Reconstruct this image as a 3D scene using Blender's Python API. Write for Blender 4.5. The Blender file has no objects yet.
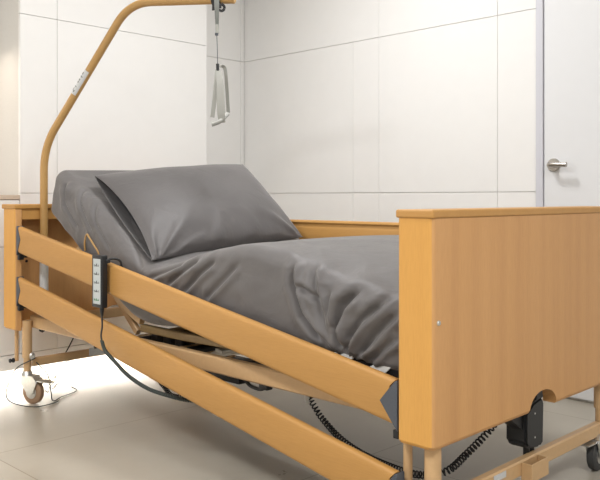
import bpy, bmesh, math, random
from mathutils import Vector, Matrix, noise
random.seed(4)
PI = math.pi
C = bpy.context.scene.collection

# ------------------------------------------------------------------ camera
F = 779.0
cam_d = bpy.data.cameras.new('camera'); cam = bpy.data.objects.new('camera', cam_d); C.objects.link(cam)
cam_d.sensor_fit = 'HORIZONTAL'; cam_d.sensor_width = 36.0; cam_d.lens = F/600*36
cam_d.shift_y = -(240-197.5)/600
cam_d.clip_start = 0.05
cam.location = (3.228, -1.473, 0.86)
cam.rotation_euler = (PI/2, 0, math.atan2(0.702, 0.712))
cam_d.dof.use_dof = False
bpy.context.scene.camera = cam

# ------------------------------------------------------------------ world, light, exposure
W = bpy.data.worlds.new('world'); bpy.context.scene.world = W; W.use_nodes = True
W.node_tree.nodes['Background'].inputs[0].default_value = (1.0, 0.98, 0.95, 1)
W.node_tree.nodes['Background'].inputs[1].default_value = 0.3
vs = bpy.context.scene.view_settings
vs.view_transform = 'Standard'; vs.look = 'None'; vs.gamma = 1.0; vs.use_curve_mapping = False
vs.exposure = -0.07

CEIL = 2.5
def area(name, loc, sx, sy, power, col=(0.985, 0.99, 1.0), rot=(0, 0, 0)):
    d = bpy.data.lights.new(name, 'AREA'); d.shape = 'RECTANGLE'; d.size = sx; d.size_y = sy
    d.energy = power; d.color = col
    o = bpy.data.objects.new(name, d); C.objects.link(o); o.location = loc; o.rotation_euler = rot
    return o
LAMPS = [(1.15, 0.60, 24, 0.4), (1.3, -1.9, 50, 0.45), (3.9, -0.6, 38, 0.6), (3.7, -2.4, 30, 0.6)]
for (x, y, p, s) in LAMPS:
    area('panel_light_lamp', (x, y, CEIL-0.035), s, s, p)
area('under_cupboard_lamp', (-0.185, -0.05, 0.078), 0.03, 2.5, 10.0, (1, 0.95, 0.88))
area('niche_lamp', (-0.25, -0.7, 1.55), 0.05, 1.5, 3, (1, 0.86, 0.72))

# ------------------------------------------------------------------ materials
MATS = {}
def base_mat(name):
    m = bpy.data.materials.new(name); m.use_nodes = True
    nt = m.node_tree; b = nt.nodes['Principled BSDF']
    MATS[name] = m
    return m, nt, b
def N(nt, t, **kw):
    n = nt.nodes.new(t)
    for k, v in kw.items():
        if k in n.inputs: n.inputs[k].default_value = v
        else: setattr(n, k, v)
    return n
def ramp(nt, stops):
    r = nt.nodes.new('ShaderNodeValToRGB')
    el = r.color_ramp.elements
    while len(el) < len(stops): el.new(0.5)
    for e, (p, c) in zip(el, stops): e.position = p; e.color = (*c, 1)
    return r
def plain(name, col, rough=0.5, metal=0.0, bump=0.0, bscale=200, spec=None, var=0.06):
    m, nt, b = base_mat(name)
    tc = N(nt, 'ShaderNodeTexCoord')
    no = N(nt, 'ShaderNodeTexNoise'); no.inputs['Scale'].default_value = bscale
    nt.links.new(tc.outputs['Object'], no.inputs['Vector'])
    r = ramp(nt, [(0.3, tuple(c*(1-var) for c in col)), (0.7, tuple(min(1, c*(1+var)) for c in col))])
    nt.links.new(no.outputs['Fac'], r.inputs[0]); nt.links.new(r.outputs[0], b.inputs['Base Color'])
    b.inputs['Roughness'].default_value = rough; b.inputs['Metallic'].default_value = metal
    if spec is not None: b.inputs['Specular IOR Level'].default_value = spec
    if bump:
        bp = N(nt, 'ShaderNodeBump'); bp.inputs['Strength'].default_value = bump; bp.inputs['Distance'].default_value = 0.001
        nt.links.new(no.outputs['Fac'], bp.inputs['Height']); nt.links.new(bp.outputs[0], b.inputs['Normal'])
    return m
def wood(name, c1, c2, c3, axis='X', rough=0.5):
    """beech foil: long soft streaks along one axis with fine fleck"""
    m, nt, b = base_mat(name)
    tc = N(nt, 'ShaderNodeTexCoord'); mp = N(nt, 'ShaderNodeMapping')
    sc = {'X': (0.55, 16, 16), 'Z': (16, 16, 0.55)}[axis]
    mp.inputs['Scale'].default_value = sc
    nt.links.new(tc.outputs['Object'], mp.inputs['Vector'])
    n1 = N(nt, 'ShaderNodeTexNoise'); n1.inputs['Scale'].default_value = 1.0; n1.inputs['Detail'].default_value = 4; n1.inputs['Roughness'].default_value = 0.55
    nt.links.new(mp.outputs[0], n1.inputs['Vector'])
    r = ramp(nt, [(0.28, c1), (0.5, c2), (0.74, c3)])
    nt.links.new(n1.outputs['Fac'], r.inputs[0])
    mp2 = N(nt, 'ShaderNodeMapping'); mp2.inputs['Scale'].default_value = {'X': (12, 150, 150), 'Z': (150, 150, 12)}[axis]
    nt.links.new(tc.outputs['Object'], mp2.inputs['Vector'])
    n2 = N(nt, 'ShaderNodeTexNoise'); n2.inputs['Scale'].default_value = 2.0; n2.inputs['Detail'].default_value = 3
    nt.links.new(mp2.outputs[0], n2.inputs['Vector'])
    r2 = ramp(nt, [(0.35, (0.95, 0.94, 0.92)), (0.6, (1, 1, 1))])
    nt.links.new(n2.outputs['Fac'], r2.inputs[0])
    mx = N(nt, 'ShaderNodeMix', data_type='RGBA', blend_type='MULTIPLY'); mx.inputs[0].default_value = 1.0
    nt.links.new(r.outputs[0], mx.inputs[6]); nt.links.new(r2.outputs[0], mx.inputs[7])
    nt.links.new(mx.outputs[2], b.inputs['Base Color'])
    b.inputs['Roughness'].default_value = rough
    return m
WOODX = wood('beech_lengthwise', (0.49, 0.255, 0.070), (0.515, 0.270, 0.076), (0.545, 0.288, 0.084), 'X')
WOODZ = wood('beech_upright', (0.56, 0.292, 0.112), (0.605, 0.325, 0.126), (0.64, 0.348, 0.138), 'Z')
CHEEKM = wood('beech_cheek', (0.66, 0.335, 0.078), (0.68, 0.35, 0.082), (0.70, 0.365, 0.088), 'Z')  # lighter and more orange than the panel beech, for the cheek side faces
TUBE = plain('beige_lacquered_steel', (0.58, 0.375, 0.19), 0.38, 0.0, 0, 60, var=0.03)
POLE = plain('ochre_lacquered_steel', (0.50, 0.295, 0.105), 0.33, 0.0, 0, 40, var=0.03)
SILVER = plain('zinc_silver', (0.62, 0.62, 0.60), 0.32, 0.9, 0.2, 90)
NICKEL = plain('brushed_nickel', (0.48, 0.45, 0.41), 0.3, 1.0, 0.1, 120)
BLACK = plain('black_plastic', (0.012, 0.013, 0.015), 0.42, 0, 0.1, 300)
SLATE = plain('slate_grey_plastic', (0.075, 0.083, 0.10), 0.5, 0, 0.1, 200)
CABLE = plain('dark_green_cable', (0.03, 0.04, 0.036), 0.4, 0, 0, 100)
RUBBER = plain('grey_rubber', (0.05, 0.05, 0.05), 0.65, 0, 0.1, 200)
TAN = plain('tan_wheel_rubber', (0.30, 0.185, 0.11), 0.55, 0, 0.1, 100)
SLAT = plain('bronze_slat', (0.25, 0.17, 0.075), 0.45, 0.2, 0.1, 60)
CREAMP = plain('cream_plastic', (0.70, 0.66, 0.58), 0.5, 0, 0, 80, var=0.02)
WHITEP = plain('white_plastic', (0.78, 0.78, 0.76), 0.45, 0, 0, 80, var=0.02)
WEB = plain('grey_webbing', (0.42, 0.42, 0.39), 0.75, 0, 0.6, 900)
WEBD = plain('dark_grey_webbing', (0.22, 0.23, 0.215), 0.75, 0, 0.6, 900)
ICON = plain('charcoal_print', (0.05, 0.055, 0.06), 0.5)
GREEN = plain('green_key', (0.06, 0.22, 0.09), 0.5)
KEYPAD = plain('pale_grey_keypad', (0.52, 0.56, 0.56), 0.4, var=0.02)
LABELM = plain('silver_sticker', (0.62, 0.63, 0.64), 0.35, 0.1, var=0.04)
WALLM = plain('white_panel_lacquer', (0.85, 0.84, 0.82), 0.6, 0, 0.02, 14, var=0.006)
WALLB = plain('cream_plaster', (0.80, 0.79, 0.77), 0.8, 0, 0.1, 40, var=0.02)
DOORM = plain('white_door_paint', (0.76, 0.765, 0.775), 0.4, 0, 0.02, 20, var=0.004)
FRAMEM = plain('lilac_white_frame_paint', (0.62, 0.62, 0.67), 0.4, var=0.004)
CUPM = plain('cupboard_lacquer', (0.85, 0.84, 0.82), 0.4, 0, 0.02, 14, var=0.006)
CEILM = plain('ceiling_paint', (0.84, 0.84, 0.83), 0.9, var=0.01)
GAPM = plain('seam_shadow_board', (0.70, 0.68, 0.64), 0.8)
CREAMC = plain('cream_worktop', (0.60, 0.50, 0.40), 0.45, var=0.02)

def fabric(name, col, sheen=0.25):
    m, nt, b = base_mat(name)
    tc = N(nt, 'ShaderNodeTexCoord')
    n = N(nt, 'ShaderNodeTexNoise'); n.inputs['Scale'].default_value = 7; n.inputs['Detail'].default_value = 4
    nt.links.new(tc.outputs['Object'], n.inputs['Vector'])
    r = ramp(nt, [(0.3, tuple(c*0.93 for c in col)), (0.7, tuple(c*1.06 for c in col))])
    nt.links.new(n.outputs['Fac'], r.inputs[0]); nt.links.new(r.outputs[0], b.inputs['Base Color'])
    w = N(nt, 'ShaderNodeTexNoise'); w.inputs['Scale'].default_value = 700
    nt.links.new(tc.outputs['Object'], w.inputs['Vector'])
    n3 = N(nt, 'ShaderNodeTexNoise'); n3.inputs['Scale'].default_value = 9; n3.inputs['Detail'].default_value = 3; n3.inputs['Distortion'].default_value = 1.6
    nt.links.new(tc.outputs['Object'], n3.inputs['Vector'])
    b3 = N(nt, 'ShaderNodeBump'); b3.inputs['Strength'].default_value = 0.5; b3.inputs['Distance'].default_value = 0.006
    nt.links.new(n3.outputs['Fac'], b3.inputs['Height'])
    bp = N(nt, 'ShaderNodeBump'); bp.inputs['Strength'].default_value = 0.15; bp.inputs['Distance'].default_value = 0.0008
    nt.links.new(b3.outputs[0], bp.inputs['Normal'])
    nt.links.new(w.outputs['Fac'], bp.inputs['Height']); nt.links.new(bp.outputs[0], b.inputs['Normal'])
    b.inputs['Roughness'].default_value = 0.55
    b.inputs['Sheen Weight'].default_value = sheen; b.inputs['Sheen Roughness'].default_value = 0.4
    return m
SHEET = fabric('grey_cotton_satin', (0.128, 0.119, 0.117))
PILLOWM = fabric('grey_cotton_pillow', (0.108, 0.100, 0.099))
FILL = fabric('dark_ticking', (0.09, 0.088, 0.09), 0.1)

def floor_mat():
    m, nt, b = base_mat('large_stone_tile')
    tc = N(nt, 'ShaderNodeTexCoord')
    n = N(nt, 'ShaderNodeTexNoise'); n.inputs['Scale'].default_value = 1.6; n.inputs['Detail'].default_value = 6; n.inputs['Roughness'].default_value = 0.6
    nt.links.new(tc.outputs['Object'], n.inputs['Vector'])
    r = ramp(nt, [(0.3, (0.385, 0.348, 0.285)), (0.5, (0.455, 0.415, 0.345)), (0.72, (0.52, 0.478, 0.405))])
    nt.links.new(n.outputs['Fac'], r.inputs[0])
    mp = N(nt, 'ShaderNodeMapping'); mp.inputs['Location'].default_value = (0.144, 0.142, 0)
    nt.links.new(tc.outputs['Object'], mp.inputs['Vector'])
    br = N(nt, 'ShaderNodeTexBrick'); br.offset = 0.0; br.squash = 1.0
    br.inputs['Scale'].default_value = 1.0; br.inputs['Mortar Size'].default_value = 0.0022; br.inputs['Mortar Smooth'].default_value = 0.2
    br.inputs['Brick Width'].default_value = 0.9; br.inputs['Row Height'].default_value = 0.9
    br.inputs['Color1'].default_value = (1, 1, 1, 1); br.inputs['Color2'].default_value = (0.94, 0.94, 0.94, 1); br.inputs['Mortar'].default_value = (0.6, 0.55, 0.48, 1)
    nt.links.new(mp.outputs[0], br.inputs['Vector'])
    mx = N(nt, 'ShaderNodeMix', data_type='RGBA', blend_type='MULTIPLY'); mx.inputs[0].default_value = 1
    nt.links.new(r.outputs[0], mx.inputs[6]); nt.links.new(br.outputs['Color'], mx.inputs[7])
    nt.links.new(mx.outputs[2], b.inputs['Base Color'])
    r3 = ramp(nt, [(0.3, (0.26,)*3), (0.7, (0.38,)*3)]); nt.links.new(n.outputs['Fac'], r3.inputs[0])
    nt.links.new(r3.outputs[0], b.inputs['Roughness'])
    return m
FLOORM = floor_mat()
def emit(name, col, s):
    m, nt, b = base_mat(name)
    b.inputs['Base Color'].default_value = (*col, 1)
    b.inputs['Emission Color'].default_value = (*col, 1); b.inputs['Emission Strength'].default_value = s
    return m
LEDM = emit('lamp_diffuser', (1, 0.96, 0.90), 3.0)

# ------------------------------------------------------------------ helpers
WL = {}
def empty(name, loc, label, cat, group=None):
    o = bpy.data.objects.new(name, None); C.objects.link(o); o.empty_display_size = 0.1
    o.location = loc; WL[o] = Vector(loc)
    o['label'] = label; o['category'] = cat
    if group: o['group'] = group
    return o
def tag(o, label, cat=None, group=None):
    o['label'] = label
    if cat: o['category'] = cat
    if group: o['group'] = group
    return o
def obj(name, bm, mat, parent=None, smooth=None, label=None, kind=None):
    """bm is in world coordinates; the object's origin goes to its bounding-box centre"""
    lo = Vector((1e9,)*3); hi = Vector((-1e9,)*3)
    for v in bm.verts:
        for i in range(3): lo[i] = min(lo[i], v.co[i]); hi[i] = max(hi[i], v.co[i])
    c = (lo+hi)/2
    if parent is None: c.z = lo.z
    for v in bm.verts: v.co -= c
    bmesh.ops.recalc_face_normals(bm, faces=bm.faces[:])
    me = bpy.data.meshes.new(name); bm.to_mesh(me); bm.free()
    me.materials.append(mat)
    if smooth is not None:
        me.polygons.foreach_set('use_smooth', [True]*len(me.polygons))
        me.set_sharp_from_angle(angle=math.radians(smooth))
    o = bpy.data.objects.new(name, me); C.objects.link(o)
    if parent is not None:
        o.parent = parent; o.location = c - WL[parent]
    else: o.location = c
    WL[o] = c.copy()
    if label: o['label'] = label
    if kind: o['kind'] = kind
    return o
def box(bm, x0, x1, y0, y1, z0, z1, bev=0.0, seg=2):
    r = bmesh.ops.create_cube(bm, size=1.0)
    vs_ = r['verts']
    for v in vs_:
        v.co = Vector(((x0+x1)/2+v.co.x*(x1-x0), (y0+y1)/2+v.co.y*(y1-y0), (z0+z1)/2+v.co.z*(z1-z0)))
    if bev:
        es = {e for v in vs_ for e in v.link_edges}
        bmesh.ops.bevel(bm, geom=list(es), offset=bev, segments=seg, affect='EDGES', profile=0.5)
def B(): return bmesh.new()
def boxb(*a, **k):
    bm = B(); box(bm, *a, **k); return bm
def catmull(pts, n=8):
    P = [Vector(p) for p in pts]; out = []
    Q = [2*P[0]-P[1]] + P + [2*P[-1]-P[-2]]
    for i in range(1, len(Q)-2):
        for k in range(n):
            t = k/n; a, b, c, d = Q[i-1], Q[i], Q[i+1], Q[i+2]
            out.append(0.5*((2*b)+(c-a)*t+(2*a-5*b+4*c-d)*t*t+(3*b-a-3*c+d)*t**3))
    out.append(P[-1]); return out
def frames(pts):
    T = []
    for i in range(len(pts)):
        a = pts[max(0, i-1)]; b = pts[min(len(pts)-1, i+1)]
        d = b-a
        T.append(d.normalized() if d.length > 1e-9 else Vector((0, 0, 1)))
    up = Vector((0, 0, 1)) if abs(T[0].z) < 0.9 else Vector((1, 0, 0))
    U = [(up-T[0]*up.dot(T[0])).normalized()]
    for i in range(1, len(pts)):
        u = U[-1]-T[i]*U[-1].dot(T[i]); U.append(u.normalized())
    return T, U
def tube(bm, pts, r, n=10, caps=True, rfun=None):
    pts = [Vector(p) for p in pts]; T, U = frames(pts); rings = []
    for i, p in enumerate(pts):
        v = T[i].cross(U[i]); rr = rfun(i/(len(pts)-1)) if rfun else r
        rings.append([bm.verts.new(p+(U[i]*math.cos(2*PI*k/n)+v*math.sin(2*PI*k/n))*rr) for k in range(n)])
    for a, b in zip(rings, rings[1:]):
        for k in range(n): bm.faces.new((a[k], a[(k+1) % n], b[(k+1) % n], b[k]))
    if caps: bm.faces.new(rings[0][::-1]); bm.faces.new(rings[-1])
def bar(bm, pts, w, h, bev=0.15):
    """rectangular tube along a path: w sideways, h upwards, slightly rounded"""
    pts = [Vector(p) for p in pts]; rings = []
    for i, p in enumerate(pts):
        a = pts[max(0, i-1)]; b = pts[min(len(pts)-1, i+1)]; t = (b-a).normalized()
        up = Vector((0, 0, 1)) if abs(t.z) < 0.95 else Vector((1, 0, 0))
        s = t.cross(up).normalized(); u = s.cross(t).normalized()
        q = bev*min(w, h); prof = [(w/2, h/2-q), (w/2-q, h/2), (-w/2+q, h/2), (-w/2, h/2-q), (-w/2, -h/2+q), (-w/2+q, -h/2), (w/2-q, -h/2), (w/2, -h/2+q)]
        rings.append([bm.verts.new(p+s*x+u*z) for x, z in prof])
    for a, b in zip(rings, rings[1:]):
        for k in range(8): bm.faces.new((a[k], a[(k+1) % 8], b[(k+1) % 8], b[k]))
    bm.faces.new(rings[0][::-1]); bm.faces.new(rings[-1])
def ribbon(bm, pts, width, side, th=0.002):
    """flat strap along pts; width may be a list; side = direction of the width"""
    pts = [Vector(p) for p in pts]; rings = []
    for i, p in enumerate(pts):
        a = pts[max(0, i-1)]; b = pts[min(len(pts)-1, i+1)]; t = (b-a).normalized()
        sd = side(i/(len(pts)-1)) if callable(side) else Vector(side)
        sd = (sd-t*sd.dot(t)).normalized(); nn = t.cross(sd).normalized()
        w = width(i/(len(pts)-1)) if callable(width) else width
        rings.append([bm.verts.new(p+sd*x+nn*z) for x, z in ((w/2, th/2), (-w/2, th/2), (-w/2, -th/2), (w/2, -th/2))])
    for a, b in zip(rings, rings[1:]):
        for k in range(4): bm.faces.new((a[k], a[(k+1) % 4], b[(k+1) % 4], b[k]))
    bm.faces.new(rings[0][::-1]); bm.faces.new(rings[-1])
def cyl(bm, p0, p1, r, n=16, r2=None):
    p0 = Vector(p0); p1 = Vector(p1)
    tube(bm, [p0, p1], r, n, True, (lambda t: r+(r2-r)*t) if r2 is not None else None)
def lathe(bm, base, axis, prof, n=24):
    """prof: list of (radius, height along axis)"""
    base = Vector(base); ax = Vector(axis).normalized()
    up = Vector((0, 0, 1)) if abs(ax.z) < 0.9 else Vector((1, 0, 0))
    u = (up-ax*up.dot(ax)).normalized(); v = ax.cross(u); rings = []
    for (r, h) in prof:
        rings.append([bm.verts.new(base+ax*h+(u*math.cos(2*PI*k/n)+v*math.sin(2*PI*k/n))*max(r, 1e-4)) for k in range(n)])
    for a, b in zip(rings, rings[1:]):
        for k in range(n): bm.faces.new((a[k], a[(k+1) % n], b[(k+1) % n], b[k]))
    bm.faces.new(rings[0][::-1]); bm.faces.new(rings[-1])
def prism(bm, poly, axis, a0, a1):
    """extrude a 2D polygon along an axis; poly in the two other axes (in x,y,z order)"""
    def mk(p, a):
        if axis == 'x': return (a, p[0], p[1])
        if axis == 'y': return (p[0], a, p[1])
        return (p[0], p[1], a)
    A = [bm.verts.new(mk(p, a0)) for p in poly]; Bv = [bm.verts.new(mk(p, a1)) for p in poly]
    bm.faces.new(A); bm.faces.new(Bv[::-1]); n = len(poly)
    for k in range(n): bm.faces.new((A[k], A[(k+1) % n], Bv[(k+1) % n], Bv[k]))
def smooth01(x): x = max(0, min(1, x)); return x*x*(3-2*x)

# ------------------------------------------------------------------ room
XW, YW = -0.376, 1.694          # recessed end wall, long wall
XE, YE = 5.6, -3.9
def structure(name, bm, m, parent=None, **k):
    return obj(name, bm, m, parent, kind=('structure' if parent is None else None), **k)
structure('floor', boxb(XW-0.1, XE+0.1, YE-0.1, YW+0.1, -0.1, 0), FLOORM)
structure('ceiling', boxb(XW-0.1, XE+0.1, YE-0.1, YW+0.1, CEIL, CEIL+0.1), CEILM)
def panels(bm, fixed, side, us, zs, th=0.012, gap=0.0022, axis='y'):
    """lacquered wall panels with open joints: us = joint positions along the wall, zs = heights"""
    for a, b in zip(us, us[1:]):
        for c, d in zip(zs, zs[1:]):
            if axis == 'y': box(bm, a+0.0008, b-0.0008, fixed, fixed+side*th, c+gap/2, d-gap/2, 0.0008, 1)
            else: box(bm, fixed, fixed+side*th, a+gap/2, b-gap/2, c+gap/2, d-gap/2, 0.0008, 1)
# long wall behind the bed: panels from the corner up to the door frame
ZS = [0.0, 0.886, 1.692, CEIL]
wb = structure('wall_back', boxb(XW-0.1, XE+0.1, YW+0.0135, YW+0.11, 0, CEIL), GAPM)
bm = B(); panels(bm, YW+0.0125, -1, [XW, 0.681, 1.372, 1.567], ZS[2:]); panels(bm, YW+0.0125, -1, [XW, 0.504, 0.681, 1.372, 1.567], ZS[:3])
obj('wall_panelling', bm, WALLM, wb, label='white wall panels with fine joints')
bm = B(); box(bm, 2.56, XE, YW-0.0, YW+0.0118, 0, CEIL); box(bm, 1.567, 2.56, YW, YW+0.0118, 2.16, CEIL)
obj('wall_plaster', bm, DOORM, wb)
wl = structure('wall_left', boxb(XW-0.11, XW-0.012, YE-0.1, YW+0.012, 0, CEIL), GAPM)
bm = B(); panels(bm, XW-0.0125, 1, [1.214, YW-0.03, YW], ZS, axis='x'); panels(bm, XW-0.0125, 1, [YE, 1.214], [0, CEIL], axis='x')
obj('wall_panelling', bm, WALLM, wl, label='white wall panels of the recess')
structure('wall_right', boxb(XE, XE+0.1, YE-0.1, YW+0.1, 0, CEIL), WALLB)
structure('wall_front', boxb(XW-0.1, XE+0.1, YE-0.1, YE, 0, CEIL), WALLB)
# door
dr = structure('door_1', boxb(1.603, 2.52, YW-0.004, YW+0.010, 0.012, 2.12, bev=0.0015), DOORM)
bm = B(); y0, y1 = YW-0.012, YW+0.008
for (a, b, c, d) in ((1.567, 1.600, 0, 2.16), (2.523, 2.556, 0, 2.16), (1.600, 2.523, 2.124, 2.16)):
    box(bm, a, b, y0, y1, c, d, 0.002)
structure('trim_1', bm, FRAMEM)
hx, hz, hy = 1.648, 1.0, YW-0.004
bm = B(); lathe(bm, (hx, hy, hz), (0, -1, 0), [(0.029, 0), (0.029, 0.005), (0.026, 0.009), (0.014, 0.010)], 28)
hd = obj('door_handle', bm, NICKEL, dr, 35)
bm = B(); tube(bm, catmull([(hx, hy-0.008, hz), (hx, hy-0.038, hz), (hx+0.004, hy-0.050, hz), (hx+0.020, hy-0.054, hz), (hx+0.050, hy-0.054, hz-0.001), (hx+0.082, hy-0.052, hz-0.002)], 6), 0.0105, 14)
obj('lever', bm, NICKEL, hd, 40)

# built-in cupboard at the head end (tall) and the low cupboard beside it
XC = -0.140
tc_ = empty('tall_cupboard', (-0.26, 0.68, 0.087), 'tall white built-in cupboard behind the head of the bed, up to the wall recess', 'cupboard')
obj('carcass', boxb(XW+0.001, XC-0.018, 0.145, 1.214, 0.087, CEIL-0.002), GAPM, tc_)
ys = [0.143, 0.325, 1.214]; zc = [0.155, 0.640, 0.880, 1.692, CEIL-0.003]
obj('plinth_board', boxb(XC-0.0175, XC, 0.143, 1.214, 0.087, 0.1535, bev=0.0008), CUPM, tc_)
for a, b in zip(ys, ys[1:]):
    for c, d in zip(zc, zc[1:]):
        obj('door', boxb(XC-0.0175, XC, a+0.001, b-0.001, c+0.001, d-0.001, bev=0.0008, seg=1), CUPM, tc_)
lc = empty('base_cupboard', (-0.26, -0.7, 0.087), 'low cream base cupboard under the niche at the far left edge', 'cupboard')
obj('carcass', boxb(XW+0.001, XC-0.018, -1.55, 0.142, 0.087, 0.850), GAPM, lc)
obj('worktop', boxb(XW+0.001, XC+0.002, -1.56, 0.1425, 0.8505, 0.872, bev=0.002), CREAMC, lc, label='brownish worktop edge')
obj('plinth_board', boxb(XC-0.0175, XC, -1.55, 0.142, 0.087, 0.1535, bev=0.0008), CUPM, lc)
yy = [-1.55, -0.98, -0.42, 0.142]
for a, b in zip(yy, yy[1:]):
    for c, d in ((0.155, 0.640), (0.640, 0.849)):
        obj('drawer', boxb(XC-0.0175, XC, a+0.0015, b-0.0015, c+0.0015, d-0.0015, bev=0.001, seg=1), CUPM, lc)
bm = boxb(XW+0.002, -0.27, -1.54, 1.21, 0.0, 0.086)
structure('trim_2', bm, CUPM)
tag(obj('light_strip', boxb(-0.20, -0.17, -1.3, 1.2, 0.081, 0.0865), LEDM), 'glowing light strip under the cupboards at the head end', 'lamp')

# ceiling lamps (overhead, out of frame: they light the room)
for (x, y, p, s) in LAMPS:
    cl = empty('ceiling_light', (x, y, CEIL), 'square flush ceiling light panel above %s' % {1.15: 'the bed', 1.3: 'the floor beside the bed', 3.9: 'the floor beyond the foot of the bed', 3.7: 'the far end of the room'}[x], 'lamp')
    bm = B(); h = s/2+0.02
    for (a, b, c, d) in ((x-h, x+h, y-h, y-h+0.018), (x-h, x+h, y+h-0.018, y+h), (x-h, x-h+0.018, y-h+0.018, y+h-0.018), (x+h-0.018, x+h, y-h+0.018, y+h-0.018)):
        box(bm, a, b, c, d, CEIL-0.03, CEIL, 0.002)
    obj('frame', bm, WHITEP, cl)
    obj('diffuser', boxb(x-s/2, x+s/2, y-s/2, y+s/2, CEIL-0.022, CEIL-0.012), LEDM, cl)

# ------------------------------------------------------------------ bed
bed = empty('hospital_bed', (1.1, 0.5, 0), 'wooden adjustable hospital bed with steel frame and lowered slanting side rails', 'bed')
ZT = 0.812
def apply_bool(o, cutters):
    for c in cutters:
        m = o.modifiers.new('b', 'BOOLEAN'); m.operation = 'DIFFERENCE'; m.solver = 'EXACT'; m.object = c
    dg = bpy.context.evaluated_depsgraph_get(); dg.update()
    me = bpy.data.meshes.new_from_object(o.evaluated_get(dg))
    o.modifiers.clear(); o.data = me
    for c in cutters: bpy.data.objects.remove(c, do_unlink=True)
def end_board(name, xo, xi, lab, ZB):
    """xo = outer face, xi = inner face; a slab on the outside and a deep cheek on each side"""
    s = 1 if xi > xo else -1
    D = abs(xi-xo); t = 0.042; ck = 0.030
    rr = 0.012
    def X(d): return xo+s*d
    prof = []
    # closed plan outline (x,y), outer corners rounded
    for k in range(6):
        a = PI/2*k/5; prof.append((X(rr-rr*math.cos(a)), rr-rr*math.sin(a)))
    prof += [(X(D-0.008), 0), (X(D-0.002), 0.002), (X(D), 0.008), (X(D), ck-0.003), (X(D-0.003), ck), (X(t), ck), (X(t), 1-ck), (X(D-0.003), 1-ck), (X(D), 1-ck+0.003), (X(D), 1-0.008), (X(D-0.002), 1-0.002), (X(D-0.008), 1)]
    for k in range(6):
        a = PI/2*k/5; prof.append((X(rr-rr*math.sin(a)), 1-rr+rr*math.cos(a)))
    bm = B()
    b = 0.012
    levels = [(ZB, 0.010), (ZB+0.003, 0.005), (ZB+0.010, 0.0), (ZT, 0.0)]
    rings = []
    cx_ = X(D/2)
    for z, ins in levels:
        ring = []
        for (px, py) in prof:
            # inset outer outline slightly at the bottom edge
            fx = px; fy = py
            if abs(px-xo) < 0.02: fx = px+s*ins*0.7
            if py < 0.02: fy = py+ins
            if py > 0.98: fy = py-ins
            ring.append(bm.verts.new((fx, fy, z)))
        rings.append(ring)
    n = len(prof)
    for A, Bq in zip(rings, rings[1:]):
        for k in range(n): bm.faces.new((A[k], A[(k+1) % n], Bq[(k+1) % n], Bq[k]))
    bm.faces.new(rings[0][::-1]); bm.faces.new(rings[-1])
    o = obj(name, bm, WOODZ, bed, None, lab)
    # arched notch in the middle of the lower edge
    cb = B(); pl = []
    for k in range(17):
        a = PI*k/16; pl.append((0.525+0.078*math.cos(a), ZB-0.01+0.062*math.sin(a)**0.8))
    prism(cb, pl, 'x', xo-0.05, xo+0.05)
    me = bpy.data.meshes.new('c'); bmesh.ops.recalc_face_normals(cb, faces=cb.faces[:]); cb.to_mesh(me); cb.free()
    c = bpy.data.objects.new('c', me); C.objects.link(c)
    apply_bool(o, [c])
    o.data.polygons.foreach_set('use_smooth', [True]*len(o.data.polygons)); o.data.set_sharp_from_angle(angle=math.radians(12))
    o.data.materials.clear(); o.data.materials.append(WOODZ); o.data.materials.append(CHEEKM)
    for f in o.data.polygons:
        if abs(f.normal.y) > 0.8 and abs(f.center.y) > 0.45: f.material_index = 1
        if f.area > 0.004: f.use_smooth = False
    # inner top rail below the lip
    x0, x1 = sorted((X(t-0.001), X(D-0.004)))
    obj('board_rail', boxb(x0, x1, ck+0.0005, 1-ck-0.0005, ZT-0.045, ZT-0.0005, bev=0.002), WOODX, o)
    x0, x1 = sorted((X(-0.004), X(D+0.004)))
    obj('top_lip', boxb(x0, x1, -0.005, 1.005, ZT, 0.832, bev=0.005, seg=3), WOODX, o)
    # slots in which the rails travel, thin dark channels inside each cheek
    for y in (ck+0.0005, 1-ck-0.0125):
        x0, x1 = sorted((X(t+0.001), X(t+0.012)))
        obj('rail_channel', boxb(x0, x1, y, y+0.012, ZB+0.005, ZT-0.05), SLATE, o, label='dark rail channel')
    return o
foot = end_board('footboard', 2.20, 2.10, 'beech panel at the foot end with rounded corners', 0.279)
head = end_board('headboard', 0.0, 0.115, 'beech panel at the head end', 0.304)
for (px, py, pz) in ((2.2, 0.022, 0.572), (2.2, 0.978, 0.572)):
    bm = B(); lathe(bm, (px-0.001, py, pz), (1, 0, 0), [(0.0065, 0), (0.0065, 0.002), (0.005, 0.0042), (0.0022, 0.0044), (0.002, 0.0025)], 16)
    obj('bolt', bm, SILVER, foot, 40)
bm = B(); lathe(bm, (0.042, 0.085, 0.587), (1, 0, 0), [(0.006, 0), (0.005, 0.004)], 14); obj('bolt', bm, BLACK, head)

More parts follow.
